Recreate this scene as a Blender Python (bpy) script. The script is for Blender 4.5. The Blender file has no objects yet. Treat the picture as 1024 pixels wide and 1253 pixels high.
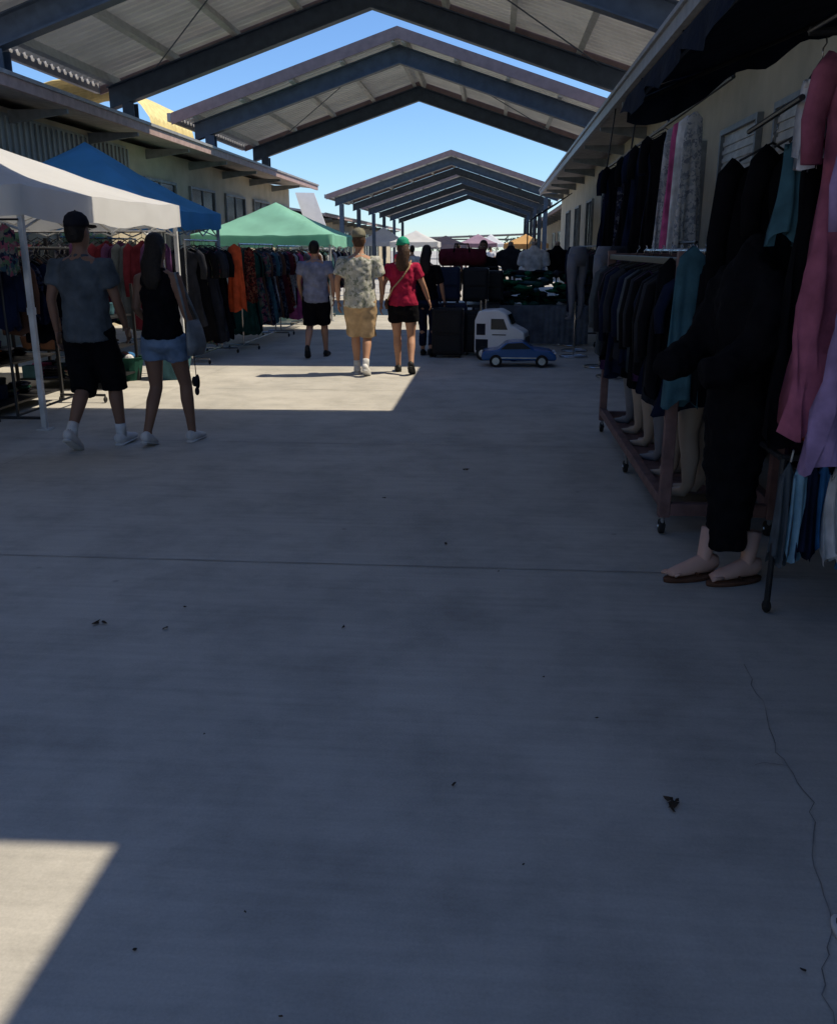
import bpy, math, random
from mathutils import Vector, Matrix, Euler, noise
random.seed(7)
D=bpy.data
scene=bpy.context.scene
COL=scene.collection
R=math.radians

# ------------------------------------------------------------------ materials
def newmat(name):
    m=D.materials.new(name); m.use_nodes=True
    nt=m.node_tree; b=nt.nodes["Principled BSDF"]
    return m,nt,b
def N(nt,t,**k):
    n=nt.nodes.new(t)
    for a,v in k.items(): setattr(n,a,v)
    return n
def mat(name,col,rough=.8,var=.25,scale=6,bump=0.0,bscale=60,metal=0.0,trans=0.0,spec=.3):
    m,nt,b=newmat(name)
    tc=N(nt,'ShaderNodeTexCoord'); no=N(nt,'ShaderNodeTexNoise'); no.inputs['Scale'].default_value=scale
    no.inputs['Detail'].default_value=6
    nt.links.new(tc.outputs['Object'],no.inputs['Vector'])
    rp=N(nt,'ShaderNodeValToRGB')
    a=[c*(1-var) for c in col]; c2=[min(1,c*(1+var)) for c in col]
    rp.color_ramp.elements[0].position=.3; rp.color_ramp.elements[1].position=.7
    rp.color_ramp.elements[0].color=(*a,1); rp.color_ramp.elements[1].color=(*c2,1)
    nt.links.new(no.outputs['Fac'],rp.inputs['Fac'])
    nt.links.new(rp.outputs['Color'],b.inputs['Base Color'])
    b.inputs['Roughness'].default_value=rough; b.inputs['Metallic'].default_value=metal
    b.inputs['Specular IOR Level'].default_value=spec
    if bump>0:
        n2=N(nt,'ShaderNodeTexNoise'); n2.inputs['Scale'].default_value=bscale; n2.inputs['Detail'].default_value=5
        nt.links.new(tc.outputs['Object'],n2.inputs['Vector'])
        bp=N(nt,'ShaderNodeBump'); bp.inputs['Strength'].default_value=bump; bp.inputs['Distance'].default_value=.02
        nt.links.new(n2.outputs['Fac'],bp.inputs['Height']); nt.links.new(bp.outputs['Normal'],b.inputs['Normal'])
    if trans>0:
        tr=N(nt,'ShaderNodeBsdfTranslucent'); mx=N(nt,'ShaderNodeMixShader'); mx.inputs[0].default_value=trans
        nt.links.new(rp.outputs['Color'],tr.inputs['Color'])
        out=nt.nodes['Material Output']
        nt.links.new(b.outputs[0],mx.inputs[1]); nt.links.new(tr.outputs[0],mx.inputs[2]); nt.links.new(mx.outputs[0],out.inputs[0])
    return m
def cloth(name,col,**k): return mat(name,col,rough=.92,var=k.pop('var',.3),scale=k.pop('scale',9),bump=.5,bscale=k.pop('bscale',14),spec=.1,**k)
def floral(name,cols,scale=14):
    m,nt,b=newmat(name)
    tc=N(nt,'ShaderNodeTexCoord'); no=N(nt,'ShaderNodeTexNoise'); no.inputs['Scale'].default_value=scale*.7
    mx=N(nt,'ShaderNodeVectorMath',operation='MULTIPLY_ADD'); mx.inputs[1].default_value=(.12,.12,.12)
    nt.links.new(tc.outputs['Object'],no.inputs['Vector'])
    nt.links.new(no.outputs['Color'],mx.inputs[0]); nt.links.new(tc.outputs['Object'],mx.inputs[2])
    vo=N(nt,'ShaderNodeTexVoronoi'); vo.inputs['Scale'].default_value=scale
    nt.links.new(mx.outputs[0],vo.inputs['Vector'])
    sp=N(nt,'ShaderNodeSeparateColor'); nt.links.new(vo.outputs['Color'],sp.inputs[0])
    rp=N(nt,'ShaderNodeValToRGB'); rp.color_ramp.interpolation='CONSTANT'
    e=rp.color_ramp.elements
    e[0].position=0; e[0].color=(*cols[0],1); e[1].position=1/len(cols); e[1].color=(*cols[1],1)
    for i,c in enumerate(cols[2:],2):
        q=e.new(i/len(cols)); q.color=(*c,1)
    nt.links.new(sp.outputs[0],rp.inputs['Fac']); nt.links.new(rp.outputs['Color'],b.inputs['Base Color'])
    b.inputs['Roughness'].default_value=.9; b.inputs['Specular IOR Level'].default_value=.1
    return m

def concrete():
    m,nt,b=newmat('concrete_paving')
    tc=N(nt,'ShaderNodeTexCoord')
    def noi(s,d=6,vec=None,r=.55):
        n=N(nt,'ShaderNodeTexNoise'); n.inputs['Scale'].default_value=s; n.inputs['Detail'].default_value=d; n.inputs['Roughness'].default_value=r
        nt.links.new(vec or tc.outputs['Object'],n.inputs['Vector']); return n
    def ramp(src,p0,c0,p1,c1):
        r=N(nt,'ShaderNodeValToRGB'); r.color_ramp.elements[0].position=p0; r.color_ramp.elements[1].position=p1
        r.color_ramp.elements[0].color=(*c0,1); r.color_ramp.elements[1].color=(*c1,1); nt.links.new(src,r.inputs['Fac']); return r
    def mul(a,bb,f=1):
        x=N(nt,'ShaderNodeMix',data_type='RGBA',blend_type='MULTIPLY'); x.inputs[0].default_value=f
        nt.links.new(a,x.inputs[6]); nt.links.new(bb,x.inputs[7]); return x.outputs[2]
    base=ramp(noi(.6,8).outputs['Fac'],.3,(.49,.475,.435),.7,(.66,.63,.57)).outputs[0]
    g=lambda v:(v,v,v)
    fine=ramp(noi(110,4,r=.75).outputs['Fac'],.25,g(.80),.75,g(1.0)).outputs[0]
    st=ramp(noi(2.3,9,r=.7).outputs['Fac'],.33,g(.72),.56,g(1)).outputs[0]
    mp=N(nt,'ShaderNodeMapping'); mp.inputs['Scale'].default_value=(1.2,26,1); nt.links.new(tc.outputs['Object'],mp.inputs[0])
    br=ramp(noi(1.0,7,mp.outputs[0],.6).outputs['Fac'],.3,g(.86),.7,g(1.0)).outputs[0]
    vo=N(nt,'ShaderNodeTexVoronoi'); vo.inputs['Scale'].default_value=1.9; vo.inputs['Randomness'].default_value=1
    nt.links.new(tc.outputs['Object'],vo.inputs['Vector'])
    sp=ramp(vo.outputs['Distance'],.015,g(.5),.04,g(1)).outputs[0]
    c=mul(base,fine); c=mul(c,st,.85); c=mul(c,br); c=mul(c,sp,.6)
    nt.links.new(c,b.inputs['Base Color'])
    b.inputs['Roughness'].default_value=.8; b.inputs['Specular IOR Level'].default_value=.3
    bp=N(nt,'ShaderNodeBump'); bp.inputs['Strength'].default_value=.3; bp.inputs['Distance'].default_value=.01
    nt.links.new(br,bp.inputs['Height']); nt.links.new(bp.outputs[0],b.inputs['Normal'])
    return m
M={}
M['conc']=concrete()
M['joint']=mat('joint_filler',(.34,.33,.31),var=.4,scale=3)
M['crack']=mat('crack_dark',(.24,.23,.22),var=.5,scale=5)
M['steel']=mat('blue_grey_steel',(.065,.09,.125),rough=.5,var=.2)
M['purlin']=mat('galvanised_purlin',(.50,.50,.47),rough=.5,var=.15)
M['sheet']=mat('fibreglass_roof_sheet',(.70,.69,.65),rough=.5,var=.12,scale=1.5,trans=.055)
M['fascia']=mat('mauve_brown_fascia',(.27,.19,.18),rough=.6,var=.15)
M['fasciaL']=mat('dusty_fascia',(.40,.29,.27),rough=.6,var=.2)
M['gutter']=mat('gutter_metal',(.30,.30,.31),rough=.45,var=.2)
M['wallgrey']=mat('grey_metal_siding',(.30,.31,.29),rough=.6,var=.15,scale=2)
M['wallbeige']=mat('beige_stucco',(.46,.40,.29),rough=.9,var=.15,scale=2,bump=.3)
M['walltan']=mat('tan_stucco',(.50,.40,.25),rough=.9,var=.15,scale=2,bump=.3)
M['glass']=mat('dark_window',(.02,.025,.03),rough=.15,var=.3,spec=.5)
M['frame']=mat('window_frame',(.20,.21,.21),rough=.5)
M['shutter']=mat('roller_shutter',(.50,.47,.41),rough=.5)
M['roofing']=mat('roofing_sheet',(.36,.32,.30),rough=.6)
M['white']=mat('white_canvas',(.80,.81,.82),rough=.85,var=.05,scale=2,bump=.25,bscale=5,trans=.4)
M['blue']=mat('blue_canvas',(.12,.45,.80),rough=.8,var=.1,scale=2,bump=.25,bscale=5,trans=.45)
M['green']=mat('green_canvas',(.32,.70,.56),rough=.8,var=.1,scale=2,bump=.25,bscale=5,trans=.4)
M['orange']=mat('orange_canvas',(.75,.45,.18),rough=.8,var=.1,trans=.3)
M['purple']=mat('purple_canvas',(.42,.30,.40),rough=.8,var=.1,trans=.3)
M['maroon']=mat('dusty_rose_canvas',(.50,.38,.37),rough=.8,var=.1,trans=.2)
M['yellow']=mat('yellow_sheet',(.70,.58,.26),rough=.7,var=.15)
M['awn']=cloth('black_navy_awning',(.010,.015,.03))
M['metalw']=mat('white_powder_steel',(.55,.56,.56),rough=.4)
M['metalb']=mat('black_steel',(.02,.02,.022),rough=.4)
M['chrome']=mat('chrome_tube',(.5,.5,.5),rough=.25,metal=.9)
M['wood']=mat('red_brown_wood',(.17,.10,.095),rough=.6,var=.3,scale=12)
M['black']=cloth('black_cloth',(.005,.005,.007))
M['darkgrey']=cloth('dark_grey_cloth',(.025,.027,.035))
M['navy']=cloth('navy_cloth',(.008,.013,.034))
M['grey']=cloth('grey_cloth',(.16,.18,.20))
M['slate']=cloth('slate_cloth',(.075,.09,.105))
M['lavgrey']=cloth('lavender_grey_cloth',(.22,.23,.30))
M['tan']=cloth('tan_cloth',(.42,.30,.18))
M['red']=cloth('red_cloth',(.38,.02,.06))
M['orangecl']=cloth('orange_scarf',(.60,.09,.03))
M['teal']=cloth('teal_cloth',(.05,.12,.15))
M['cgreen']=cloth('green_cloth',(.015,.13,.06))
M['dgreen']=cloth('dark_green_cloth',(.015,.06,.045))
M['mauve']=cloth('mauve_cloth',(.36,.11,.17))
M['lav']=cloth('lavender_cloth',(.36,.25,.45))
M['pink']=cloth('pink_cloth',(.50,.10,.25))
M['purp']=cloth('purple_cloth',(.07,.03,.085))
M['whitecl']=cloth('white_cloth',(.58,.58,.60))
M['bluecl']=cloth('blue_cloth',(.04,.14,.32))
M['sky']=cloth('pale_blue_cloth',(.20,.36,.48))
M['denim']=cloth('denim',(.15,.22,.33))
M['brown']=cloth('brown_cloth',(.12,.06,.04))
M['maroonc']=cloth('maroon_cloth',(.10,.015,.025))
M['camo']=floral('camo_print',[(.40,.41,.35),(.50,.49,.43),(.24,.26,.21),(.55,.55,.51),(.44,.44,.38)],30)
M['fl1']=floral('floral_print_dark',[(.01,.01,.02),(.02,.02,.03),(.10,.10,.12),(.03,.04,.08),(.01,.01,.02)],30)
M['fl2']=floral('floral_print_red',[(.06,.01,.01),(.18,.03,.02),(.02,.01,.01),(.22,.09,.05)],34)
M['fl3']=floral('floral_print_white',[(.44,.44,.44),(.30,.33,.36),(.48,.48,.5),(.2,.22,.26)],30)
M['fl4']=floral('floral_print_mixed',[(.25,.07,.10),(.04,.08,.10),(.2,.17,.14),(.02,.02,.04),(.09,.14,.08)],26)
M['skin']=mat('skin',(.42,.23,.15),rough=.6,var=.08)
M['skin2']=mat('skin_tan',(.22,.12,.08),rough=.6,var=.08)
M['skinp']=mat('skin_pale',(.58,.36,.29),rough=.5,var=.08)
M['form']=mat('mannequin_plastic',(.36,.28,.22),rough=.45,var=.08)
M['formg']=mat('mannequin_grey',(.17,.17,.19),rough=.5,var=.1)
M['hair']=mat('dark_hair',(.012,.008,.006),rough=.6,var=.4,scale=40,bump=.5,bscale=80)
M['hairb']=mat('brown_hair',(.07,.035,.02),rough=.6,var=.4,scale=40,bump=.5,bscale=80)
M['shoe']=mat('white_shoe',(.6,.6,.6),rough=.6)
M['shoeb']=mat('black_shoe',(.02,.02,.02),rough=.6)
M['sock']=cloth('white_sock',(.6,.6,.6))
M['eye']=mat('eye_white',(.7,.7,.7),rough=.3)
M['lip']=mat('lip',(.3,.08,.07),rough=.5)
M['capb']=cloth('black_cap',(.015,.015,.02))
M['capo']=cloth('olive_cap',(.20,.19,.14))
M['capg']=cloth('green_cap',(.03,.32,.20))
M['rubber']=mat('black_rubber',(.015,.015,.015),rough=.7)
M['pwhite']=mat('white_plastic',(.78,.79,.8),rough=.3,var=.04)
M['pblue']=mat('blue_plastic',(.02,.10,.30),rough=.25,var=.05,spec=.6)
M['pred']=mat('red_plastic',(.4,.02,.03),rough=.4)
M['casenavy']=mat('navy_luggage',(.012,.02,.05),rough=.6)
M['caseblk']=mat('black_luggage',(.010,.010,.012),rough=.6)
M['skirt']=cloth('grey_table_skirt',(.14,.15,.17))
M['card']=mat('cardboard',(.30,.2,.11),rough=.9)
M['leafm']=mat('dry_litter',(.05,.035,.025),rough=.9)
M['foliage']=mat('foliage',(.05,.08,.03),rough=.9,var=.6,scale=3)

# ------------------------------------------------------------------ mesh builder
class MB:
    def __init__(s): s.v=[];s.f=[];s.mi=[];s.mats=[];s.T=Matrix.Identity(4)
    def mid(s,m):
        m=M[m] if isinstance(m,str) else m
        if m not in s.mats: s.mats.append(m)
        return s.mats.index(m)
    def add(s,vs,fs,m):
        o=len(s.v); k=s.mid(m)
        s.v+= [tuple(s.T@Vector(p)) for p in vs]
        for f in fs: s.f.append(tuple(i+o for i in f)); s.mi.append(k)
    def box(s,lo,hi,m):
        x0,y0,z0=lo;x1,y1,z1=hi
        s.add([(x0,y0,z0),(x1,y0,z0),(x1,y1,z0),(x0,y1,z0),(x0,y0,z1),(x1,y0,z1),(x1,y1,z1),(x0,y1,z1)],
              [(0,3,2,1),(4,5,6,7),(0,1,5,4),(1,2,6,5),(2,3,7,6),(3,0,4,7)],m)
    def cbox(s,c,d,m): s.box([c[i]-d[i]/2 for i in range(3)],[c[i]+d[i]/2 for i in range(3)],m)
    def tube(s,pts,rad,m,seg=10,ref=None):
        pts=[Vector(p) for p in pts]; n=len(pts)
        if not isinstance(rad,(list,tuple)): rad=[rad]*n
        vs=[];fs=[];prev=None
        for i,p in enumerate(pts):
            t=(pts[min(i+1,n-1)]-pts[max(i-1,0)]).normalized()
            if prev is None:
                r=Vector(ref) if ref else (Vector((1,0,0)) if abs(t.x)<.8 else Vector((0,1,0)))
            else: r=prev
            a=(r-t*r.dot(t)).normalized(); prev=a; b=t.cross(a)
            ra,rb=(rad[i] if isinstance(rad[i],(list,tuple)) else (rad[i],rad[i]))
            for k in range(seg):
                an=2*math.pi*k/seg; vs.append(p+a*math.cos(an)*ra+b*math.sin(an)*rb)
        for i in range(n-1):
            for k in range(seg):
                k2=(k+1)%seg; fs.append((i*seg+k,i*seg+k2,(i+1)*seg+k2,(i+1)*seg+k))
        fs.append(tuple(range(seg))[::-1]); fs.append(tuple((n-1)*seg+k for k in range(seg)))
        s.add(vs,fs,m)
    def loft(s,rings,m,seg=16):  # rings: (x,y,z,rx,ry)
        vs=[];fs=[];n=len(rings)
        for (x,y,z,rx,ry) in rings:
            for k in range(seg):
                a=2*math.pi*k/seg; vs.append((x+rx*math.cos(a),y+ry*math.sin(a),z))
        for i in range(n-1):
            for k in range(seg):
                k2=(k+1)%seg; fs.append((i*seg+k,i*seg+k2,(i+1)*seg+k2,(i+1)*seg+k))
        fs.append(tuple(range(seg))[::-1]); fs.append(tuple((n-1)*seg+k for k in range(seg)))
        s.add(vs,fs,m)
    def ell(s,c,r,m,seg=12,rings=8,fn=None):
        vs=[];fs=[]
        for i in range(rings+1):
            ph=math.pi*i/rings
            ph=min(max(ph,.02),math.pi-.02)
            for k in range(seg):
                a=2*math.pi*k/seg
                d=Vector((math.sin(ph)*math.cos(a),math.sin(ph)*math.sin(a),-math.cos(ph)))
                q=1 if fn is None else fn(d)
                vs.append((c[0]+r[0]*d.x*q,c[1]+r[1]*d.y*q,c[2]+r[2]*d.z*q))
        for i in range(rings):
            for k in range(seg):
                k2=(k+1)%seg; fs.append((i*seg+k,i*seg+k2,(i+1)*seg+k2,(i+1)*seg+k))
        fs.append(tuple(range(seg))[::-1]); fs.append(tuple(rings*seg+k for k in range(seg)))
        s.add(vs,fs,m)
    def prism(s,poly,y0,y1,m,axis='y'):
        n=len(poly)
        P=(lambda a,b,t:(a,t,b)) if axis=='y' else (lambda a,b,t:(t,a,b))
        vs=[P(a,b,y0) for a,b in poly]+[P(a,b,y1) for a,b in poly]
        fs=[tuple(range(n)),tuple(range(n,2*n))[::-1]]+[(i,i+n,(i+1)%n+n,(i+1)%n) for i in range(n)]
        s.add(vs,fs,m)
    def obj(s,name,parent=None,smooth=False,bevel=0,remesh=0,disp=0,loc=None,rot=0,scale=1):
        me=D.meshes.new(name); me.from_pydata(s.v,[],s.f)
        for m in s.mats: me.materials.append(m)
        me.polygons.foreach_set('material_index',s.mi)
        if smooth: me.polygons.foreach_set('use_smooth',[True]*len(me.polygons))
        me.update()
        o=D.objects.new(name,me); COL.objects.link(o)
        if parent: o.parent=parent
        if loc is not None: o.location=loc
        if rot: o.rotation_euler=(0,0,rot)
        o.scale=(scale,)*3
        if remesh:
            md=o.modifiers.new('r','REMESH'); md.mode='VOXEL'; md.voxel_size=remesh; md.use_smooth_shade=True
            sm=o.modifiers.new('s','SMOOTH'); sm.iterations=5; sm.factor=.5
        if disp:
            tx=D.textures.get('wr') or D.textures.new('wr','CLOUDS'); tx.noise_scale=.09
            dm=o.modifiers.new('d','DISPLACE'); dm.texture=tx; dm.strength=disp; dm.texture_coords='LOCAL'
        if bevel:
            bm=o.modifiers.new('b','BEVEL'); bm.width=bevel; bm.segments=2; bm.limit_method='ANGLE'
        return o
def empty(name,loc=(0,0,0),rot=0,scale=1):
    o=D.objects.new(name,None); COL.objects.link(o); o.location=loc; o.rotation_euler=(0,0,rot); o.scale=(scale,)*3
    return o

# ------------------------------------------------------------------ ground
b=MB(); b.add([(-500,-300,0),(500,-300,0),(500,900,0),(-500,900,0)],[(0,1,2,3)],'conc'); b.obj('ground')
b=MB()
def strip(b,pts,w,z,m):
    for i in range(len(pts)-1):
        p=Vector(pts[i]);q=Vector(pts[i+1]);d=(q-p).normalized(); n=Vector((-d.y,d.x))
        w0=w*(.5+random.random()*.6) if isinstance(w,float) and m=='crack' else w/2
        b.add([(p.x-n.x*w0,p.y-n.y*w0,z),(p.x+n.x*w0,p.y+n.y*w0,z),(q.x+n.x*w0,q.y+n.y*w0,z),(q.x-n.x*w0,q.y-n.y*w0,z)],[(0,1,2,3)],m)
for i in range(-2,14):
    y=4.27+i*2.93
    if i==-1: continue
    b.add([(-7.8,y-.004,.004),(2.6,y-.004,.004),(2.6,y+.004,.004),(-7.8,y+.004,.004)],[(0,1,2,3)],'joint')
b.add([(-3.602,3,.008),(-3.598,3,.008),(-3.598,45,.008),(-3.602,45,.008)],[(0,1,2,3)],'joint')
b.obj('paving_joint')
b=MB()
random.seed(3)
pts=[]
ctrl=[(1.0,3.25),(.97,2.9),(.93,2.62),(.95,2.35),(.86,2.05),(.83,1.85),(.74,1.62),(.72,1.42),(.66,1.2),(.66,.9)]
for i in range(len(ctrl)-1):
    p=Vector(ctrl[i]);q=Vector(ctrl[i+1])
    for k in range(6):
        t=k/6; r=p.lerp(q,t); pts.append((r.x+random.uniform(-.010,.010),r.y+random.uniform(-.008,.008)))
strip(b,pts,.0018,.004,'crack')
strip(b,[(pts[14][0],pts[14][1]),(pts[14][0]-.07,pts[14][1]+.012),(pts[14][0]-.1,pts[14][1]-.004)],.0018,.0045,'crack')
b.obj('paving_crack')
b=MB(); random.seed(11)
def scrap(x,y,s,m='leafm'):
    b.T=Matrix.Translation((x,y,.006))@Matrix.Rotation(random.random()*6.28,4,'Z')
    vs=[];n=9
    for k in range(n):
        a=2*math.pi*k/n; r=s*random.uniform(.35,1); vs.append((r*math.cos(a)*1.3,r*math.sin(a)*.7,random.uniform(0,s*.5)))
    vs.append((0,0,s*.5)); b.add(vs,[(k,(k+1)%n,n) for k in range(n)],m)
def GP(x,y):
    v=626-y; up=.9598*v-308.8; f=1055.8+.2807*v; t=1.54/-up; r=(x-512)*t; f*=t
    return r*.9967-f*.0809, r*.0809+f*.9967
for (px,py,s) in [(818,981,.018),(826,988,.019),(822,993,.014),(828,982,.014),(822,986,.018),(570,576,.03),(118,764,.022),(128,763,.02),(203,770,.014),(226,744,.012),(545,666,.016),(555,962,.01),(420,769,.014),(165,1165,.007),(343,1247,.006),(982,1190,.007),(730,880,.008),(665,830,.007),(300,1118,.005),(470,610,.012),(610,700,.01),(640,1060,.005),(250,900,.007)]:
    X,Y=GP(px,py); scrap(X,Y,s)
b.T=Matrix.Identity(4)
b.obj('ground_litter')

# ------------------------------------------------------------------ canopies
RX=-2.35; RZ=6.44; SL=.327
def zr(x,xr=RX): return RZ-abs(x-xr)*SL
def chev(b,xl,xr,off,d,y0,y1,m):
    P=[(xl,zr(xl)-off),(RX,zr(RX)-off),(xr,zr(xr)-off)]
    poly=P+[(x,z-d) for x,z in reversed(P)]
    vs=[(x,y0,z) for x,z in poly]+[(x,y1,z) for x,z in poly]
    fs=[(0,5,4,1),(1,4,3,2),(6,7,10,11),(7,8,9,10),(0,1,7,6),(1,2,8,7),(5,11,10,4),(4,10,9,3),(0,6,11,5),(2,3,9,8)]
    b.add(vs,fs,m)
def canopy(Y0,Y1,xl,xr,cor=.24):
    e=empty('market_canopy')
    b=MB()
    # trapezoidal profile sheet
    vs=[];fs=[];y=Y0;rows=0
    while y<Y1-cor:
        for dy,h in ((0,-.03),(.36*cor,-.03),(.5*cor,.03),(.86*cor,.03)):
            for x in (xl,RX,xr): vs.append((x,y+dy,zr(x)+h))
            rows+=1
        y+=cor
    for x in (xl,RX,xr): vs.append((x,Y1,zr(x)-.03))
    rows+=1
    for i in range(rows-1):
        for k in range(2): fs.append((i*3+k,i*3+k+1,(i+1)*3+k+1,(i+1)*3+k))
    b.add(vs,fs,'sheet'); b.obj('roof_sheet',e)
    b=MB()
    chev(b,xl-.02,xr+.02,-.04,.26,Y0-.05,Y0-.01,'fascia'); chev(b,xl-.02,xr+.02,-.04,.22,Y1+.01,Y1+.05,'fascia')
    b.box((xl-.12,Y0-.05,zr(xl)-.16),(xl-.03,Y1+.05,zr(xl)+.03),'gutter'); b.box((xr+.03,Y0-.05,zr(xr)-.16),(xr+.12,Y1+.05,zr(xr)+.03),'gutter')
    b.obj('fascia',e)
    b=MB()
    for s in (-1,1):
        L=(xr-RX) if s>0 else (RX-xl)
        d=.18
        while d<L:
            x=RX+s*d; z=zr(x)-.045
            b.T=Matrix.Translation((x,0,z))@Matrix.Rotation(s*math.atan(SL),4,'Y')
            b.box((-.03,Y0,-.20),(.03,Y1,-.0),'purlin'); b.box((.031,Y0,-.2),(.07,Y1,-.19),'purlin')
            d+=1.22
    b.T=Matrix.Identity(4); b.obj('purlins',e)
    b=MB()
    for y in (Y0+.55,Y1-.45):
        chev(b,xl+.35,xr-.35,.275,.35,y-.012,y+.012,'steel')
        chev(b,xl+.35,xr-.35,.25,.024,y-.11,y+.11,'steel')
        chev(b,xl+.35,xr-.35,.626,.03,y-.11,y+.11,'steel')
        for x in (-7.05 if xl>-8 else -8.2,2.62):
            top=zr(x)-.66
            zb=3.9+.09 if Y0<40 else 0
            b.box((x-.02,y-.10,zb),(x+.02,y+.10,top),'steel'); 
            b.box((x-.11,y-.125,zb),(x+.11,y-.10,top),'steel'); b.box((x-.11,y+.10,zb),(x+.11,y+.125,top),'steel')
    # cross bracing rods
    for s in(-1,1):
        x1=RX+s*.6; x2=RX+s*4.2
        b.tube([(x1,Y0+.6,zr(x1)-.3),(x2,Y1-.5,zr(x2)-.3)],.012,'steel',6)
    b.obj('steel_frame',e)
canopy(2.65,9.35,-7.8,3.05)
canopy(12.95,18.75,-7.8,3.05)
canopy(22.9,29.5,-7.8,3.05)
canopy(49.7,57,-8.9,3.6,cor=.4)
canopy(63,70,-8.9,3.6,cor=.4)
canopy(76,84,-8.9,3.6,cor=.4)
canopy(-14,-5.0,-7.8,3.05,cor=.5)

# ------------------------------------------------------------------ buildings
def win(b,x,y0,y1,z0,z1,side,mullions=2,shut=False):
    s=side
    def bx(a0,a1,ya,yb,za,zb,m): b.box((min(x+s*a0,x+s*a1),ya,za),(max(x+s*a0,x+s*a1),yb,zb),m)
    bx(.003,.02,y0,y1,z0,z1,'shutter' if shut else 'glass')
    if shut:
        z=z0
        while z<z1-.08: bx(.021,.035,y0,y1,z+.01,z+.06,'shutter'); z+=.09
    w=.06
    bx(.003,.07,y0-w,y0,z0-w,z1+w,'frame'); bx(.003,.07,y1,y1+w,z0-w,z1+w,'frame')
    bx(.003,.07,y0,y1,z0-w,z0,'frame'); bx(.003,.07,y0,y1,z1,z1+w,'frame')
    if not shut:
        for i in range(1,mullions):
            y=y0+(y1-y0)*i/mullions; bx(.021,.05,y-.02,y+.02,z0,z1,'frame')
def building(name,xw,xe,ydir,ya,yb,ze,wallm,depth=9,rise=.9,fasm='fasciaL',wins=None,siding=None,shutlist=()):
    e=empty(name); s=ydir
    b=MB(); x2=xw-s*depth
    b.box((min(xw,x2),ya,0),(max(xw,x2),yb,ze-.16),wallm); b.obj('walls',e)
    b=MB(); xm=(xw+x2)/2; xo=x2-s*.8
    poly=[(xe,ze-.12),(xm,ze+rise-.12),(xo,ze-.12),(xo,ze),(xm,ze+rise),(xe,ze)]
    vs=[(x,ya-.3,z) for x,z in poly]+[(x,yb+.3,z) for x,z in poly]
    b.add(vs,[(0,1,4,5),(1,2,3,4),(6,7,10,11),(7,8,9,10),(0,6,7,1),(1,7,8,2),(5,4,10,11),(4,3,9,10),(0,5,11,6),(2,8,9,3)],'roofing'); b.obj('roof',e)
    b=MB(); b.box((min(xe,xe+s*.07),ya-.33,ze-.17),(max(xe,xe+s*.07),yb+.33,ze+.03),fasm)
    b.box((min(xe+s*.075,xe+s*.11),ya-.33,ze-.02),(max(xe+s*.075,xe+s*.11),yb+.33,ze+.035),'gutter'); b.obj('fascia_gutter',e)
    b=MB()
    if siding:
        y=siding[0]
        while y<siding[1]:
            b.box((min(xw+s*.014,xw+s*.05),y,siding[2]),(max(xw+s*.014,xw+s*.05),y+.05,ze-.3),'wallgrey'); y+=.2
        b.box((min(xw+s*.001,xw+s*.012),siding[0],siding[2]),(max(xw+s*.001,xw+s*.012),siding[1],ze-.25),'wallgrey')
        b.box((min(xw+s*.001,xw+s*.06),siding[0],siding[2]-.08),(max(xw+s*.001,xw+s*.06),siding[1],siding[2]-.005),'frame')
    for i,(y0,y1,z0,z1) in enumerate(wins or []): win(b,xw,y0,y1,z0,z1,s,2,i in shutlist)
    y=ya+2.2
    while y<yb:
        b.prism([(min(xw,xe),ze-.40 if s>0 else ze-.26),(max(xw,xe),ze-.26 if s>0 else ze-.40),(max(xw,xe),ze-.19),(min(xw,xe),ze-.19)],y-.03,y+.03,'frame')
        y+=3
    b.obj('windows_trim',e)
    return e
building('market_building',-7.9,-6.9,1,-8,36,3.9,'wallbeige',rise=.55,siding=(-2,20,2.3),
   wins=[(y,y+2,1.0,3.05) for y in (20.9,24.1,27.3,30.5,33.4)]+[(y,y+2.2,.9,2.15) for y in (6,9.5,13,16.5)])
building('market_building',2.75,1.9,-1,-8,40,3.9,'wallbeige',rise=.55,fasm='gutter',
   wins=[(y,y+1.5,1.0,2.85) for y in (3.2,6.0,8.2,10.4,13,15.9,19,23,27,31,35)],shutlist=(0,1,2,3))
building('market_building',-10.6,-9.6,1,53,95,3.5,'wallbeige',rise=.9,
   wins=[(y,y+3,.8,2.7) for y in (55,60,65,70,76,82,88)])
building('market_building',4.6,3.7,-1,47,95,3.9,'walltan',rise=.9,
   wins=[(y,y+3,.8,2.7) for y in (48,54,60,66,72)])
building('market_building',9,-12,-1,150,165,3.4,'wallbeige',rise=.9)
b=MB(); b.tube([(1.86,8.0,2.86),(1.86,16.5,2.86)],.018,'metalb',8)
for y in (8,10.8,13.6,16.4): b.tube([(1.86,y,2.86),(1.95,y,3.78)],.012,'metalb',6)
b.obj('hanging_rail')
b=MB(); vs=[];fs=[];nx=12;ny=60
for j in range(ny+1):
    for i in range(nx+1):
        a=math.pi*i/nx; y=22.6+3.2*j/ny
        vs.append((-10.1+1.9*math.cos(a),y,4.3+1.15*math.sin(a)+.03*math.sin(y*2*math.pi/.28)))
for j in range(ny):
    for i in range(nx): fs.append((j*(nx+1)+i,j*(nx+1)+i+1,(j+1)*(nx+1)+i+1,(j+1)*(nx+1)+i))
b.add(vs,fs,'yellow')
for y in (22.6,25.8):
    for x in (-11.9,-8.3): b.box((x-.04,y-.04,4.0),(x+.04,y+.04,4.35),'frame')
b.obj('yellow_roof_cover')
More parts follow.
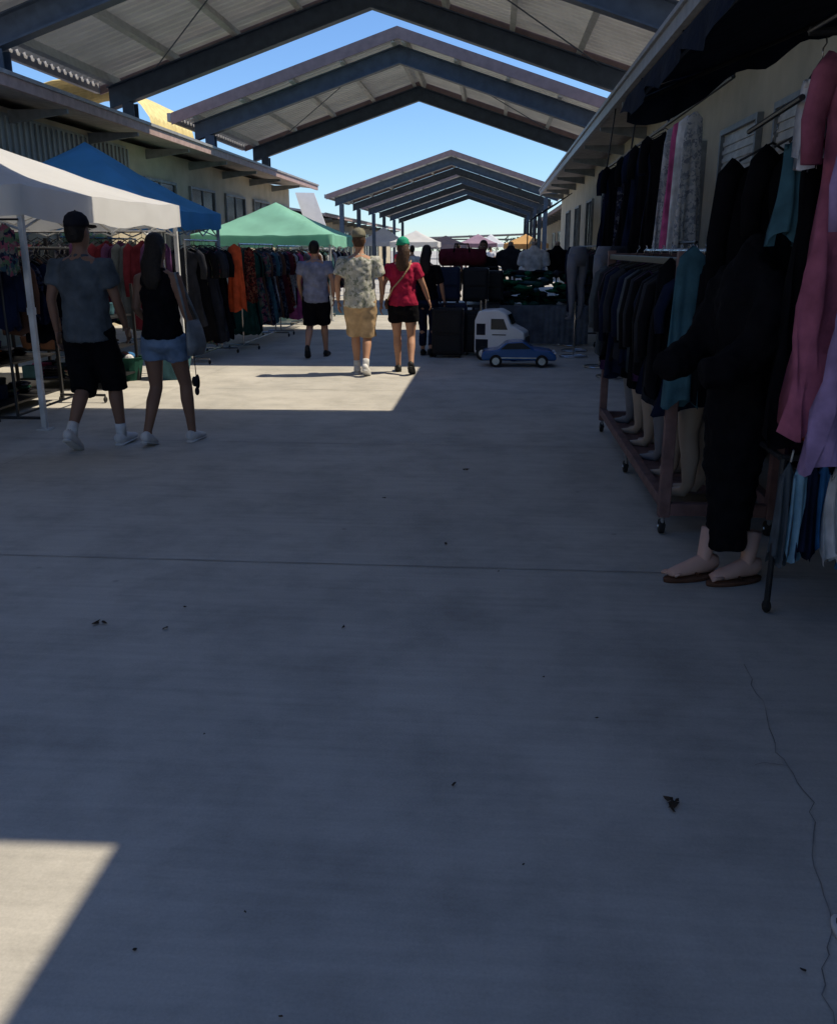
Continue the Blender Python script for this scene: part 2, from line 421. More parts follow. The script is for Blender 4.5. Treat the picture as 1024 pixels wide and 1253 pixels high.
b=MB(); b.add([(-7.1,37.0,1.2),(-6.3,37.3,1.2),(-7.2,37.4,3.7),(-7.9,37.1,3.7),(-7.1,37.06,1.2),(-6.3,37.36,1.2),(-7.2,37.46,3.7),(-7.9,37.16,3.7)],[(0,1,2,3),(4,7,6,5),(0,4,5,1),(1,5,6,2),(2,6,7,3),(3,7,4,0)],'pwhite')
b.tube([(-7,37.2,0),(-7,37.2,1.4)],.04,'metalw',8); b.obj('white_sign_panel')

# ------------------------------------------------------------------ tents
def tent(name,x0,x1,y0,y1,he,hp,m,val=.26,seed=0,legm='metalw'):
    e=empty(name); n=22
    cx,cy=(x0+x1)/2,(y0+y1)/2; hx,hy=(x1-x0)/2,(y1-y0)/2
    b=MB(); vs=[];fs=[]
    for j in range(n+1):
        for i in range(n+1):
            u=-1+2*i/n; v=-1+2*j/n; q=1-max(abs(u),abs(v))
            edge=math.sin(min(abs(abs(u)-abs(v)),1)*math.pi)
            z=he+(hp-he)*(q**1.12)-.10*edge*q*(1-q)*2-.03*math.sin(abs(u if abs(v)>abs(u) else v)*math.pi/2+math.pi/2)*(1-q)
            z+=.022*noise.noise(Vector((u*4+seed,v*4,seed)))
            vs.append((cx+u*hx,cy+v*hy,z))
    for j in range(n):
        for i in range(n): fs.append((j*(n+1)+i,j*(n+1)+i+1,(j+1)*(n+1)+i+1,(j+1)*(n+1)+i))
    b.add(vs,fs,m)
    per=[(-1+2*i/n,-1) for i in range(n)]+[(1,-1+2*i/n) for i in range(n)]+[(1-2*i/n,1) for i in range(n)]+[(-1,1-2*i/n) for i in range(n)]
    vv=[];vf=[];L=len(per)
    for k,(u,v) in enumerate(per):
        q=abs(u) if abs(v)==1 else abs(v)
        zt=he-.03*math.sin(q*math.pi/2+math.pi/2)+.022*noise.noise(Vector((u*4+seed,v*4,seed)))
        w=.012*math.sin(k*1.9+seed)
        for t in (0,.5,1):
            vv.append((cx+u*(hx+.004+w*t),cy+v*(hy+.004+w*t),zt-val*t*(1+.07*math.sin(k*.8))))
    for k in range(L):
        a=k*3;c=((k+1)%L)*3
        for t in range(2): vf.append((a+t,a+t+1,c+t+1,c+t))
    b.add(vv,vf,m); b.obj('canvas_top',e,smooth=True)
    b=MB()
    for x in (x0+.05,x1-.05):
        for y in (y0+.05,y1-.05):
            b.box((x-.022,y-.022,0),(x+.022,y+.022,he-.02),legm); b.box((x-.06,y-.06,0),(x+.06,y+.06,.012),legm)
            b.box((x-.028,y-.028,1.0),(x+.028,y+.028,1.06),legm)
    def truss(p,q):
        p=Vector(p);q=Vector(q);k=4
        for i in range(k):
            a=p.lerp(q,i/k);c=p.lerp(q,(i+1)/k)
            up=Vector((0,0,.28))
            b.tube([a,c+up] if i%2==0 else [a+up,c],.011,legm,6); b.tube([a+up,c] if i%2==0 else [a,c+up],.011,legm,6)
    z=he-.36
    truss((x0+.06,y0+.06,z),(x1-.06,y0+.06,z));truss((x0+.06,y1-.06,z),(x1-.06,y1-.06,z))
    truss((x0+.06,y0+.06,z),(x0+.06,y1-.06,z));truss((x1-.06,y0+.06,z),(x1-.06,y1-.06,z))
    b.tube([(cx,cy,z),(cx,cy,hp-.03)],.018,legm,8)
    b.obj('folding_frame',e)
tent('white_canopy_tent',-7.3,-3.9,7.55,11.45,2.06,2.72,'white',.26,1)
tent('blue_canopy_tent',-7.5,-4.5,12.1,15.25,2.1,3.05,'blue',.24,2)
tent('green_canopy_tent',-6.7,-3.55,20.3,23.5,1.86,2.6,'green',.24,3)
tent('orange_canopy_tent',.6,3.4,60,63,1.9,2.5,'orange',.3,4)
tent('purple_canopy_tent',-2.8,.2,72,75,2.0,2.7,'purple',.3,5)
tent('white_canopy_tent',-6.5,-3.5,58,61,2.0,2.7,'white',.3,6)
tent('rose_canopy_tent',-5.0,-2.0,66,69,1.9,2.5,'maroon',.3,7)
tent('white_canopy_tent',-9.5,-6.5,66,69,2.1,3.1,'white',.3,8)
tent('white_canopy_tent',-1.9,1.1,98,101,2.1,3.1,'white',.3,10)
e=empty('dark_awning')
b=MB(); vs=[];fs=[];nx=14;ny=26
for j in range(ny+1):
    for i in range(nx+1):
        t=i/nx;y=1.0+5.5*j/ny
        vs.append((.85+1.86*t,y,2.5+.8*t-.05*math.sin(math.pi*t)*(1+.5*math.sin(y*2.3))+.02*noise.noise(Vector((t*5,y*2,0)))))
for j in range(ny):
    for i in range(nx): fs.append((j*(nx+1)+i,j*(nx+1)+i+1,(j+1)*(nx+1)+i+1,(j+1)*(nx+1)+i))
b.add(vs,fs,'awn')
vs=[];fs=[]
for j in range(ny*2+1):
    y=1.0+5.5*j/(ny*2)
    for t in (0,.5,1): vs.append((.85-.01-.02*t+.02*math.sin(j*1.3)*t,y,2.5-t*(.14+.04*math.sin(j*.7))))
for j in range(ny*2):
    for t in range(2): fs.append((j*3+t,j*3+t+1,j*3+4+t,j*3+3+t))
b.add(vs,fs,'awn')
vs=[];fs=[]
for i in range(31):
    t=i/30
    for q in (0,.5,1): vs.append((.85+1.86*t,6.51+.03*math.sin(i*1.4)*q,2.5+.8*t-.05*math.sin(math.pi*t)-q*(.15-.03*t+.12*math.exp(-((t-.15)/.08)**2)+.03*math.sin(i))))
for i in range(30):
    for q in range(2): fs.append((i*3+q,i*3+q+1,i*3+4+q,i*3+3+q))
b.add(vs,fs,'awn'); b.obj('fabric',e,smooth=True)
b=MB()
for y in (1.2,3.9,6.45): b.tube([(.88,y,2.45),(2.72,y,3.2)],.016,'metalb',8)
b.tube([(.88,1,2.45),(.88,6.5,2.45)],.016,'metalb',8)
b.obj('awning_frame',e)

# ------------------------------------------------------------------ garments
def garment(b,x,y,zt,w,L,kind,m,rot=0,sleeve=True,fold=None,thick=.05):
    seg=28;n=14
    T0=b.T.copy()
    b.T=T0@Matrix.Translation((x,y,0))@Matrix.Rotation(rot,4,'Z')
    ph=random.random()*6; k=fold or random.choice((4,5,6)); vs=[];fs=[]
    def prof(t):
        if kind=='dress':
            P=[(0,.16),(.03,.42),(.12,.40),(.33,.29),(.6,.40),(1,.52)]
        elif kind=='shirt': P=[(0,.16),(.05,.46),(.3,.43),(1,.45)]
        elif kind=='pants': P=[(0,.30),(.1,.34),(.5,.31),(1,.24)]
        elif kind=='scarf': P=[(0,.3),(.1,.34),(.6,.42),(1,.46)]
        else: P=[(0,.4),(1,.45)]
        for i in range(len(P)-1):
            if t<=P[i+1][0]:
                u=(t-P[i][0])/(P[i+1][0]-P[i][0]); return P[i][1]*(1-u)+P[i+1][1]*u
        return P[-1][1]
    ts=[0,.02,.05]+[.05+.95*i/(n-3) for i in range(1,n-2)]
    for t in ts:
        hw=prof(t)*w
        for q in range(seg):
            a=2*math.pi*q/seg
            rip=1+.24*min(1,t*1.4)*math.sin(k*2*a+ph+t*1.5)
            xx=hw*math.cos(a)*(1+.08*t*math.sin(k*a+ph))
            yy=(thick*(.5+.7*t))*math.sin(a)*rip+ .030*t*math.sin(xx*k*9/ max(w,.2)+ph)+.02*t*math.sin(t*4+ph)
            zz=zt-t*L+ (.06*abs(math.cos(a))*-1 if t<.06 else 0)+(.03*math.sin(3*a+ph) if t>.98 else 0)
            vs.append((xx,yy,zz))
    for i in range(len(ts)-1):
        for q in range(seg):
            q2=(q+1)%seg; fs.append((i*seg+q,(i+1)*seg+q,(i+1)*seg+q2,i*seg+q2))
    fs.append(tuple(range(seg)));
    b.add(vs,fs,m)
    if sleeve and kind in('dress','shirt'):
        for s in(-1,1):
            sl=.55 if kind=='shirt' else .3
            b.tube([(s*.36*w,0,zt-.07),(s*.47*w,.0,zt-.12),(s*.53*w,.01,zt-.12-sl*.5*min(L,1)),(s*.52*w,.0,zt-.12-sl*min(L,1))],[(.05,.03),(.055,.034),(.05,.03),(.045,.026)],m,10)
    if kind in('dress','shirt'):
        b.tube([(-.18*w*2,0,zt-.05),(0,0,zt+.03),(.18*w*2,0,zt-.05)],.006,'metalb',6)
        b.tube([(0,0,zt+.03),(0,0,zt+.07),(.02,0,zt+.09),(.012,0,zt+.11)],.003,'chrome',6)
    b.T=T0
def rack_y(name,x,y0,y1,h,mats,w=.5,L=(.9,1.2),step=.09,kinds=('dress','shirt'),frame='chrome',base=True,seed=1):
    random.seed(seed)
    e=empty(name)
    b=MB()
    b.tube([(x,y0-.06,h),(x,y1+.06,h)],.014,frame,8)
    for y in (y0-.04,y1+.04):
        b.tube([(x,y,.08),(x,y,h)],.014,frame,8); b.tube([(x-.24,y,.08),(x+.24,y,.08)],.014,frame,8)
        for s in(-.24,.24):
            b.ell((x+s,y,.035),(.018,.033,.033),'rubber',10,6); b.tube([(x+s,y,.05),(x+s,y,.09)],.008,frame,6)
    b.tube([(x,y0-.04,.1),(x,y1+.04,.1)],.012,frame,8)
    b.obj('frame',e)
    b=MB(); y=y0
    while y<y1:
        k=random.choice(kinds); garment(b,x+random.uniform(-.04,.04),y,h-.09,w*random.uniform(.8,1.15),random.uniform(*L),k,random.choice(mats),rot=random.uniform(-.25,.25),thick=.035)
        y+=step*random.uniform(.7,1.5)
    b.obj('garments',e,smooth=True)
    return e
rack_y('clothing_rack',-4.15,12.35,13.7,1.66,['black','fl1','darkgrey','fl4','black'],.55,(1.0,1.35),.12,seed=2,kinds=('dress',))
rack_y('clothing_rack',-3.95,14.3,16.4,1.62,['fl1','slate','fl4','teal','brown','fl3','black','dgreen'],.5,(1.0,1.3),.13,seed=3,kinds=('dress',))
rack_y('clothing_rack',-3.95,16.9,18.8,1.6,['maroonc','fl2','grey','black','fl4','fl3','pink'],.5,(.9,1.3),.13,seed=4)
rack_y('clothing_rack',-4.0,19.3,21.6,1.6,['bluecl','fl3','black','brown','teal'],.5,(.9,1.2),.14,seed=5)
rack_y('clothing_rack',-5.9,12.4,15.0,1.7,['purp','black','fl2','navy','fl4'],.5,(.9,1.2),.14,seed=6)
rack_y('clothing_rack',-4.9,25.0,30,1.6,['black','fl4','slate','red','whitecl','navy'],.5,(.9,1.2),.18,seed=7)
b=MB(); random.seed(5)
garment(b,-3.78,13.4,1.62,.30,.95,'scarf','orangecl',thick=.05); garment(b,-3.66,13.75,1.58,.22,.8,'scarf','fl2',thick=.05)
b.obj('hanging_scarf',smooth=True)
e=empty('clothing_rack'); b=MB(); random.seed(9)
b.tube([(-6.9,11.2,1.75),(-4.0,11.2,1.75)],.014,'chrome',8)
for x in(-6.85,-4.05): b.tube([(x,11.2,.06),(x,11.2,1.75)],.014,'chrome',8); b.tube([(x,10.95,.05),(x,11.45,.05)],.014,'chrome',8)
b.obj('frame',e); b=MB(); x=-6.7
while x<-4.1:
    garment(b,x,11.2+random.uniform(-.03,.03),1.65,.42,random.uniform(.7,1.15),random.choice(('dress','shirt')),random.choice(['purp','fl4','black','maroonc','fl1','slate']),rot=random.uniform(.6,1.2)); x+=.15
b.obj('garments',e,smooth=True)
def shelf(name,x0,x1,y0,y1,levels,seed):
    random.seed(seed); e=empty(name); b=MB()
    for x in(x0,x1):
        for y in(y0,y1): b.box((x-.015,y-.015,0),(x+.015,y+.015,levels[-1]+.35),'metalb')
    for z in levels: b.box((x0+.016,y0+.016,z-.02),(x1-.016,y1-.016,z),'metalb')
    b.obj('shelf_frame',e)
    b=MB()
    for z in levels:
        y=y0+.08
        while y<y1-.15:
            x=x0+.14
            while x<x1-.1:
                c=random.choice(['fl4','black','darkgrey','brown','teal','pink','whitecl','fl2','card','navy','dgreen','purp'])
                k=random.random(); 
                if k<.55:
                    n=random.randint(2,5)
                    for i in range(n): b.ell((x,y,z+.02+.034*i),(.11+.01*random.random(),.10,.024),random.choice([c,'black','navy','fl1']),12,6,lambda d:1+.1*math.sin(5*d.x+3*d.y))
                elif k<.8: b.loft([(x,y,z+.002,.07,.07),(x,y,z+.12,.09,.09),(x,y,z+.14,.095,.095)],c,12)
                else: b.cbox((x,y,z+.072),(.18,.14,.14),c)
                x+=.25
            y+=.24
    b.obj('goods',e,bevel=.008)
shelf('display_shelf',-5.5,-4.55,7.9,9.2,(.12,.5,.9,1.3),21)
shelf('display_shelf',-6.9,-5.7,7.9,9.2,(.12,.5,.9,1.3),22)
shelf('display_shelf',-5.4,-4.3,9.9,10.7,(.12,.45,.8),23)
rack_y('clothing_rack',-4.25,7.75,9.0,1.55,['black','darkgrey','fl1','navy','brown'],.35,(.5,.75),.12,seed=12,frame='metalb')
b=MB(); random.seed(4)
for i,(x,y,z,m) in enumerate([(-4.05,7.5,1.75,'fl4'),(-4.3,7.5,1.6,'maroonc'),(-4.6,7.52,1.7,'dgreen'),(-4.9,7.5,1.65,'fl2')]):
    garment(b,x,y,z,.22,.4,'scarf',m)
b.tube([(-5.3,7.55,1.78),(-3.95,7.55,1.78)],.01,'metalb',6)
b.obj('hanging_bags',smooth=True)
e=empty('storage_bin')
b=MB()
for (x,y,m) in [(-3.95,10.9,'teal'),(-4.5,10.75,'dgreen')]:
    b.loft([(x,y,.001,.2,.16),(x,y,.26,.25,.2),(x,y,.28,.27,.22),(x,y,.28,.24,.19),(x,y,.2,.22,.18)],m,20)
    for k in range(7): b.ell((x+random.uniform(-.13,.13),y+random.uniform(-.1,.1),.27+random.uniform(0,.05)),(.07,.06,.05),random.choice(['fl4','whitecl','bluecl','pink']),10,6)
b.obj('bins',e)

# ------------------------------------------------------------------ right side racks
e=empty('rolling_garment_rack')
b=MB()
X0,X1,Y0,Y1=.97,1.55,4.9,7.85
for x in(X0,X1):
    for y in(Y0,Y1): b.box((x-.03,y-.03,.11),(x+.03,y+.03,1.53),'wood')
    b.box((x-.028,Y0+.031,.16),(x+.028,Y1-.031,.22),'wood'); b.box((x-.02,Y0+.031,1.46),(x+.02,Y1-.031,1.5),'metalb')
for y in(Y0,Y1): b.box((X0+.031,y-.028,.12),(X1-.031,y+.028,.19),'wood'); b.box((X0+.031,y-.02,1.46),(X1-.031,y+.02,1.51),'wood')
b.box((X0+.029,Y0+.3,.165),(X1-.029,Y1-.3,.185),'wood')
b.tube([(1.26,Y0,1.53),(1.26,Y1,1.53)],.016,'chrome',8)
for x in(X0,X1):
    for y in(Y0,Y0+1.45,Y1):
        b.tube([(x-.015,y+.03,.045),(x+.015,y+.03,.045)],.042,'rubber',14); b.tube([(x,y+.01,.06),(x,y,.16)],.012,'chrome',8); b.tube([(x-.024,y+.03,.045),(x+.024,y+.03,.045)],.014,'chrome',8)
b.obj('frame',e,bevel=.006)
b=MB(); random.seed(31)
garment(b,1.0,4.82,1.56,.22,.80,'scarf','teal',thick=.05)
garment(b,.93,5.02,1.50,.20,.72,'scarf','black',thick=.05)
garment(b,1.14,4.80,1.52,.30,.74,'scarf','black',thick=.07)
y=4.98; i=0
seq=['navy','black','darkgrey','black','navy','black','purp','darkgrey','black','slate']
while y<7.85:
    garment(b,1.20+random.uniform(-.03,.03),y,1.46,.66,random.uniform(.66,.86),random.choice(('shirt','shirt','dress')),seq[i%len(seq)],rot=random.uniform(-.2,.2),thick=.05)
    y+=.15; i+=1
b.obj('garments',e,smooth=True)
def legform(b,x,y,z0,h,m,rot=0):
    T0=b.T.copy(); b.T=T0@Matrix.Translation((x,y,z0))@Matrix.Rotation(rot,4,'Z')
    for s in(-1,1):
        b.tube([(s*.075,0,h),(s*.085,0,h*.78),(s*.08,.01,h*.5),(s*.085,-.015,h*.33),(s*.075,-.01,h*.1),(s*.07,.02,h*.035),(s*.07,.10,.012),(s*.07,.15,.01)],[.085,.085,.055,.052,.034,.033,.022,.012],m,12)
    b.loft([(0,0,h*.82,.15,.10),(0,0,h*.95,.165,.11),(0,0,h*1.08,.13,.09),(0,0,h*1.12,.11,.075)],m,16)
    b.T=T0
b=MB()
for k,y in enumerate((5.1,5.55,6.0,6.45,6.9,7.35)):
    legform(b,1.16,y,.19,.72,'form' if k%3!=2 else 'formg',rot=.9); 
    legform(b,1.40,y+.2,.19,.72,'form',rot=.6)
b.obj('leg_forms',e,smooth=True)

for (x,y,m) in [(1.20,13.6,'formg'),(1.28,14.4,'formg'),(1.45,12.4,'formg'),(1.5,11.4,'darkgrey'),(1.3,15.3,'navy')]:
    e=empty('leg_mannequin',(x,y,0)); b=MB(); legform(b,0,0,.55,.92,m,rot=.5); b.obj('legs',e,smooth=True)
    b=MB(); b.tube([(0,0,.03),(0,0,.8)],.012,'chrome',8); b.tube([(0.2*math.cos(a*math.pi/8),.2*math.sin(a*math.pi/8),.02) for a in range(17)],.01,'chrome',6)
    b.tube([(-.2,0,.02),(.2,0,.02)],.01,'chrome',6); b.obj('stand',e)
rack_y('clothing_rack',1.75,8.4,11.2,1.6,['black','navy','darkgrey','fl1','purp'],.6,(.9,1.25),.13,seed=41,frame='metalb')
rack_y('clothing_rack',1.9,11.9,15.0,1.6,['black','navy','darkgrey','fl1','slate'],.6,(.9,1.25),.15,seed=42,frame='metalb')
rack_y('clothing_rack',1.9,16.8,22,1.6,['black','red','darkgrey','fl3','slate'],.6,(.9,1.25),.2,seed=43,frame='metalb')
b=MB(); random.seed(8)
lst=[(9.15,'fl3',1.35,.26),(9.4,'whitecl',1.35,.26),(9.6,'pink',1.35,.36),(10.0,'fl3',1.3,.38),(10.6,'black',1.3,.4),(11.0,'navy',1.4,.4),(11.5,'black',1.3,.4),(12.3,'navy',1.3,.4),(12.9,'black',1.3,.4),(13.5,'fl1',1.3,.4),(14.4,'black',1.3,.4),(15,'navy',1.2,.4),(15.6,'fl1',1.2,.4)]
for y,m,L,w_ in lst: garment(b,1.84+random.uniform(-.05,.05),y,2.76,w_,L,'dress' if m in('black','navy') else 'scarf',m,rot=random.uniform(-.3,.3),sleeve=m in('black','navy'))
b.obj('hanging_dresses',smooth=True)

# near right dress display
e=empty('dress_display_rack')
b=MB()
b.tube([(1.12,3.72,2.30),(2.5,3.72,2.30)],.016,'metalb',8)
for x in(1.75,2.45): b.tube([(x,3.72,.03),(x,3.72,2.30)],.018,'metalb',8); b.tube([(x,3.4,.03),(x,4.05,.03)],.016,'metalb',8)
b.tube([(1.12,3.72,2.30),(1.10,3.2,2.27),(1.3,2.6,2.27)],.008,'metalb',6)
b.tube([(1.12,3.72,2.08),(1.2,4.75,2.08)],.012,'metalb',8)
b.obj('frame',e)
b=MB(); random.seed(15)
garment(b,1.30,3.95,2.05,.30,1.30,'dress','black',rot=.5,sleeve=False)
garment(b,1.22,3.98,2.0,.18,.42,'shirt','teal',rot=.4,sleeve=False)
garment(b,1.22,3.86,2.20,.20,.34,'shirt','whitecl',rot=.7,sleeve=False)
garment(b,1.26,4.55,1.98,.42,1.0,'shirt','black',rot=.2)
garment(b,1.36,4.35,2.02,.42,1.3,'dress','black',rot=.1)
garment(b,1.50,4.6,2.0,.42,1.3,'dress','fl1',rot=.1)
garment(b,1.33,3.72,2.26,.38,1.42,'dress','mauve',rot=.45,thick=.075,fold=5)
garment(b,1.39,3.50,2.02,.42,1.28,'dress','lav',rot=.5,thick=.09,fold=6)
garment(b,1.50,3.85,2.2,.42,1.40,'dress','fl2',rot=.3,thick=.08)
garment(b,1.70,3.75,2.2,.5,1.35,'dress','maroonc',rot=.3,thick=.08)
garment(b,1.95,3.8,2.2,.5,1.35,'dress','black',rot=.3,thick=.08)
b.obj('dresses',e,smooth=True)
b=MB(); b.loft([(1.33,3.62,2.14,.12,.07),(1.33,3.62,2.24,.11,.065),(1.33,3.62,2.29,.05,.045),(1.33,3.62,2.37,.045,.045),(1.33,3.62,2.40,.03,.03)],'pwhite',16); b.obj('neck_form',e,smooth=True)
e=empty('low_scarf_rack')
b=MB()
b.tube([(1.22,3.80,.70),(2.3,3.80,.70)],.014,'metalb',8); b.tube([(1.22,3.80,.70),(1.22,4.2,.70)],.014,'metalb',8); b.tube([(1.22,4.2,.70),(2.3,4.2,.70)],.014,'metalb',8)
for x in(1.23,2.28):
    for y in(3.80,4.2): b.tube([(x,y,.05),(x,y,.70)],.014,'metalb',8); b.ell((x,y,.03),(.02,.03,.03),'rubber',10,6)
b.obj('frame',e)
b=MB(); random.seed(19)
x=1.25;cols=['slate','sky','navy','bluecl','whitecl','sky','bluecl','navy','mauve','slate','lav','bluecl','whitecl','navy','sky']
i=0
while x<2.2:
    garment(b,x,3.78+random.uniform(-.01,.02),.69,.085,random.uniform(.38,.46),'scarf',cols[i%len(cols)],thick=.022,rot=random.uniform(-.4,.4)); x+=.05;i+=1
for k in range(14):
    b.ell((1.33+k*.07,3.9+random.uniform(-.08,.25),.74+random.uniform(0,.04)),(.09,.11,.035),random.choice(['fl2','black','maroonc','fl2']),14,8,lambda d:1+.15*math.sin(6*d.x+5*d.y))
for k in range(22): b.tube([(1.25+k*.045,3.765,.69),(1.25+k*.045,3.75,.735),(1.26+k*.045,3.78,.735)],.004,'metalw',6)
b.obj('scarves',e,smooth=True)
shelf('display_shelf',2.05,2.65,4.5,7.8,(.12,.5,.9,1.3),55)
shelf('display_shelf',2.1,2.65,.5,3.2,(.12,.5,.9,1.3),56)

# sandal at the lower right
e=empty('sandal',( .905,1.74,0),rot=.5)
b=MB()
b.loft([(0,0,.001,.055,.13),(0,0,.02,.058,.135),(0,0,.024,.055,.13)],'shoe',28); b.loft([(0,0,.0245,.048,.122),(0,0,.028,.046,.12)],'shoeb',28)
b.tube([(-.055,.02,.02),(-.03,.05,.06),(0,.06,.07),(.03,.05,.06),(.055,.02,.02)],[(.02,.006)]*5,'shoeb',10); b.obj('sole_strap',e,smooth=True)

# ------------------------------------------------------------------ people
def hand(b,w,d,n,side,m,s=1,curl=.35):
    w=Vector(w);d=Vector(d).normalized();n=Vector(n);n=(n-d*n.dot(d)).normalized();wd=d.cross(n)*side
    if wd.y<0 and abs(wd.y)>.3: wd=-wd
    b.tube([w-d*.01,w+d*.03,w+d*.085],[(.020,.026),(.013,.038),(.012,.040)],m,10,ref=n)
    for i,(o,L) in enumerate([(.029,.072),(.010,.080),(-.010,.074),(-.029,.058)]):
        p=w+d*.08+wd*o; c=curl*(1+.2*i)
        d1=(d+n*c*.5).normalized();d2=(d+n*c*1.3).normalized();d3=(d+n*c*2.2).normalized()
        p1=p+d1*L*.42;p2=p1+d2*L*.32;p3=p2+d3*L*.26
        b.tube([p,p1,p2,p3],[.0095,.0088,.008,.006],m,8)
    p=w+d*.022+wd*.026; p1=p+(d*.6+wd*.75+n*.2).normalized()*.035; p2=p1+(d*.9+wd*.3+n*.3).normalized()*.028; p3=p2+(d+n*.4).normalized()*.02
    b.tube([p,p1,p2,p3],[.013,.011,.0095,.007],m,8)
def footmesh(b,ax,ay,az,pitch,yaw,m,big=1.0,bare=False):
    T0=b.T.copy()
    b.T=T0@Matrix.Translation((ax,ay,az))@Matrix.Rotation(yaw,4,'Z')@Matrix.Rotation(-pitch,4,'X')
    g=-.088
    P=[(-.075,g+.035,.018,.02),(-.06,g+.048,.034,.046),(-.02,g+.055,.038,.053),(.03,g+.05,.040,.048),(.09,g+.036,.046,.035),(.14,g+.028,.044,.027),(.18,g+.022,.032,.02),(.195,g+.02,.018,.014)]
    b.tube([(0,p[0],p[1]) for p in P],[(p[2]*big,p[3]) for p in P],m,14,ref=(1,0,0))
    if not bare:
        b.tube([(0,y,g+.008) for y in(-.078,-.05,.03,.12,.17,.198)],[(w_*big,.010) for w_ in(.022,.038,.041,.048,.04,.02)],'shoe' if m in('shoe','sock') else m,14,ref=(1,0,0))
    b.T=T0
def ik(h,a,l1,l2):
    h=Vector(h);a=Vector(a);v=a-h;L=min(v.length,l1+l2-.002);v.normalize()
    c=(l1*l1+L*L-l2*l2)/(2*l1*L);c=max(-1,min(1,c));s=math.sqrt(1-c*c)
    f=Vector((0,1,0));f=(f-v*f.dot(v)).normalized()
    return h+v*l1*c+f*l1*s
def person(name,loc,head,H,fem=False,lf=(.15,0,0),rf=(-.14,.05,.45),larm=None,rarm=None,top='grey',sleeve=.55,bottom='black',blen=.5,
           shoe='shoe',sock=None,hat=None,hair='hair',longhair=0,skin='skin',build=1.0,tank=False,lowres=False,headturn=0):
    e=empty(name,(loc[0],loc[1],0),rot=head,scale=H/1.75)
    sw=.185*(.88 if fem else 1)*(.5+.5*build); hw=1.06 if fem else 1
    vox=.03 if lowres else .0135
    b=MB(); feet=MB(); sh=MB(); pt=MB(); sk=MB()
    tor=[(0,0,.80,.10,.085),(0,0,.86,.155*hw,.115),(0,-.005,.93,.165*hw,.12),(0,0,1.02,.145,.105),(0,.005,1.10,.135 if fem else .145,.10),(0,.005,1.22,.150,.112),(0,0,1.33,.165,.118),(0,-.005,1.40,.165*(.9 if fem else 1),.10),(0,-.008,1.445,.125,.08),(0,-.005,1.475,.065,.06),(0,0,1.51,.052,.055),(0,.01,1.55,.05,.055)]
    B=lambda r,k=1:[(x,y,z,rx*build*k if z<1.46 else rx,ry*build*k if z<1.46 else ry) for x,y,z,rx,ry in r]
    b.loft(B(tor),skin,18)
    ct,st=math.cos(headturn),math.sin(headturn)
    def hd(x,y,z): return (x*ct-y*st,x*st+y*ct,z)
    hr=[(0,.022,1.515,.040,.045),(0,.02,1.535,.052,.068),(0,.014,1.575,.064,.086),(0,.004,1.62,.073,.096),(0,-.002,1.665,.075,.098),(0,-.006,1.70,.067,.088),(0,-.008,1.73,.045,.06),(0,-.008,1.748,.015,.02)]
    b.loft([(*hd(x,y,0)[:2],z,rx,ry) for x,y,z,rx,ry in hr],skin,18)
    b.tube([hd(0,.094,1.645),hd(0,.104,1.625),hd(0,.113,1.607),hd(0,.098,1.598)],[.009,.011,.014,.010],skin,8)
    for s in(-1,1):
        c=hd(s*.075,-.002,1.63); b.ell(c,(.012,.018,.03),skin,8,6)
        hip=Vector((s*.092*hw,0,.89)); F=rf if s>0 else lf
        ank=Vector((s*.095+(F[3] if len(F)>3 else 0),F[0],.088+F[1])); kn=ik(hip,ank,.415,.41)
        mid=kn.lerp(ank,.3)
        b.tube([hip+Vector((0,0,.02)),hip.lerp(kn,.35),hip.lerp(kn,.8),kn,mid+Vector((0,-.012,0)),kn.lerp(ank,.7),ank,ank-Vector((0,0,.03))],[.088*build,.084*build,.062,.055,.058,.043,.036,.036],skin,14)
        b.tube([ank,ank+Vector((0,.05,-.04)),ank+Vector((0,.07,-.055))],[.034,.028,.018],skin,10)
        footmesh(feet,ank.x,ank.y,ank.z,F[2],-s*.1,shoe,1.08)
        if sock: sk.tube([ank.lerp(kn,.36 if sock=='tall' else .2),ank.lerp(kn,.1),ank-Vector((0,0,.03))],[.052 if sock=='tall' else .043,.042,.042],'sock',12)
        endp=hip.lerp(kn,min(blen/.5,1)) if blen<=.5 else kn.lerp(ank,(blen-.5)/.5)
        r1=.112*build*(1 if not fem else .96); r2=(.094 if blen>.3 else .105)*build
        if blen<=.5: pt.tube([hip+Vector((0,0,.04)),hip.lerp(kn,.3),hip.lerp(endp,.75),endp],[r1*.95,r1*.98,r2,r2*1.03],bottom,16)
        elif blen<=.62: pt.tube([hip+Vector((0,0,.04)),hip.lerp(kn,.4),kn,endp],[r1*.95,r1*.95,r2*.98,r2],bottom,16)
        else: pt.tube([hip+Vector((0,0,.04)),hip.lerp(kn,.5),kn,kn.lerp(ank,.5),endp],[r1*.95,.09,.07,.066,.058],bottom,16)
        A=(rarm if s>0 else larm) or ((s*.25,-.03,1.14),(s*.27,.06,.90))
        sho=Vector((s*sw,-.005,1.395)); el=Vector(A[0]); wr=Vector(A[1])
        b.tube([sho-Vector((s*.04,0,-.01)),sho,sho.lerp(el,.4),el,el.lerp(wr,.3),wr],[.045,.054*build,.047*build,.037,.038,.025],skin,12)
        hm=MB(); hand(hm,wr,wr-el,(-s,0,0),s,skin); 
        hm.obj('hand',e,smooth=True)
        if not tank:
            q=sho.lerp(el,sleeve) if sleeve<=1 else el.lerp(wr,sleeve-1)
            sh.tube([sho-Vector((s*.07,0,-.005)),sho+Vector((0,0,.004)),sho.lerp(q,.5),q],[.06,.072*build,.066*build,.066*build],top,14)
    pt.loft(B([(0,0,.79,.10,.085),(0,0,.84,.175*hw,.13),(0,0,.93,.180*hw,.132),(0,0,1.0,.16,.118),(0,0,1.03,.155,.112)]),bottom,18)
    hem=.84 if not fem else .90
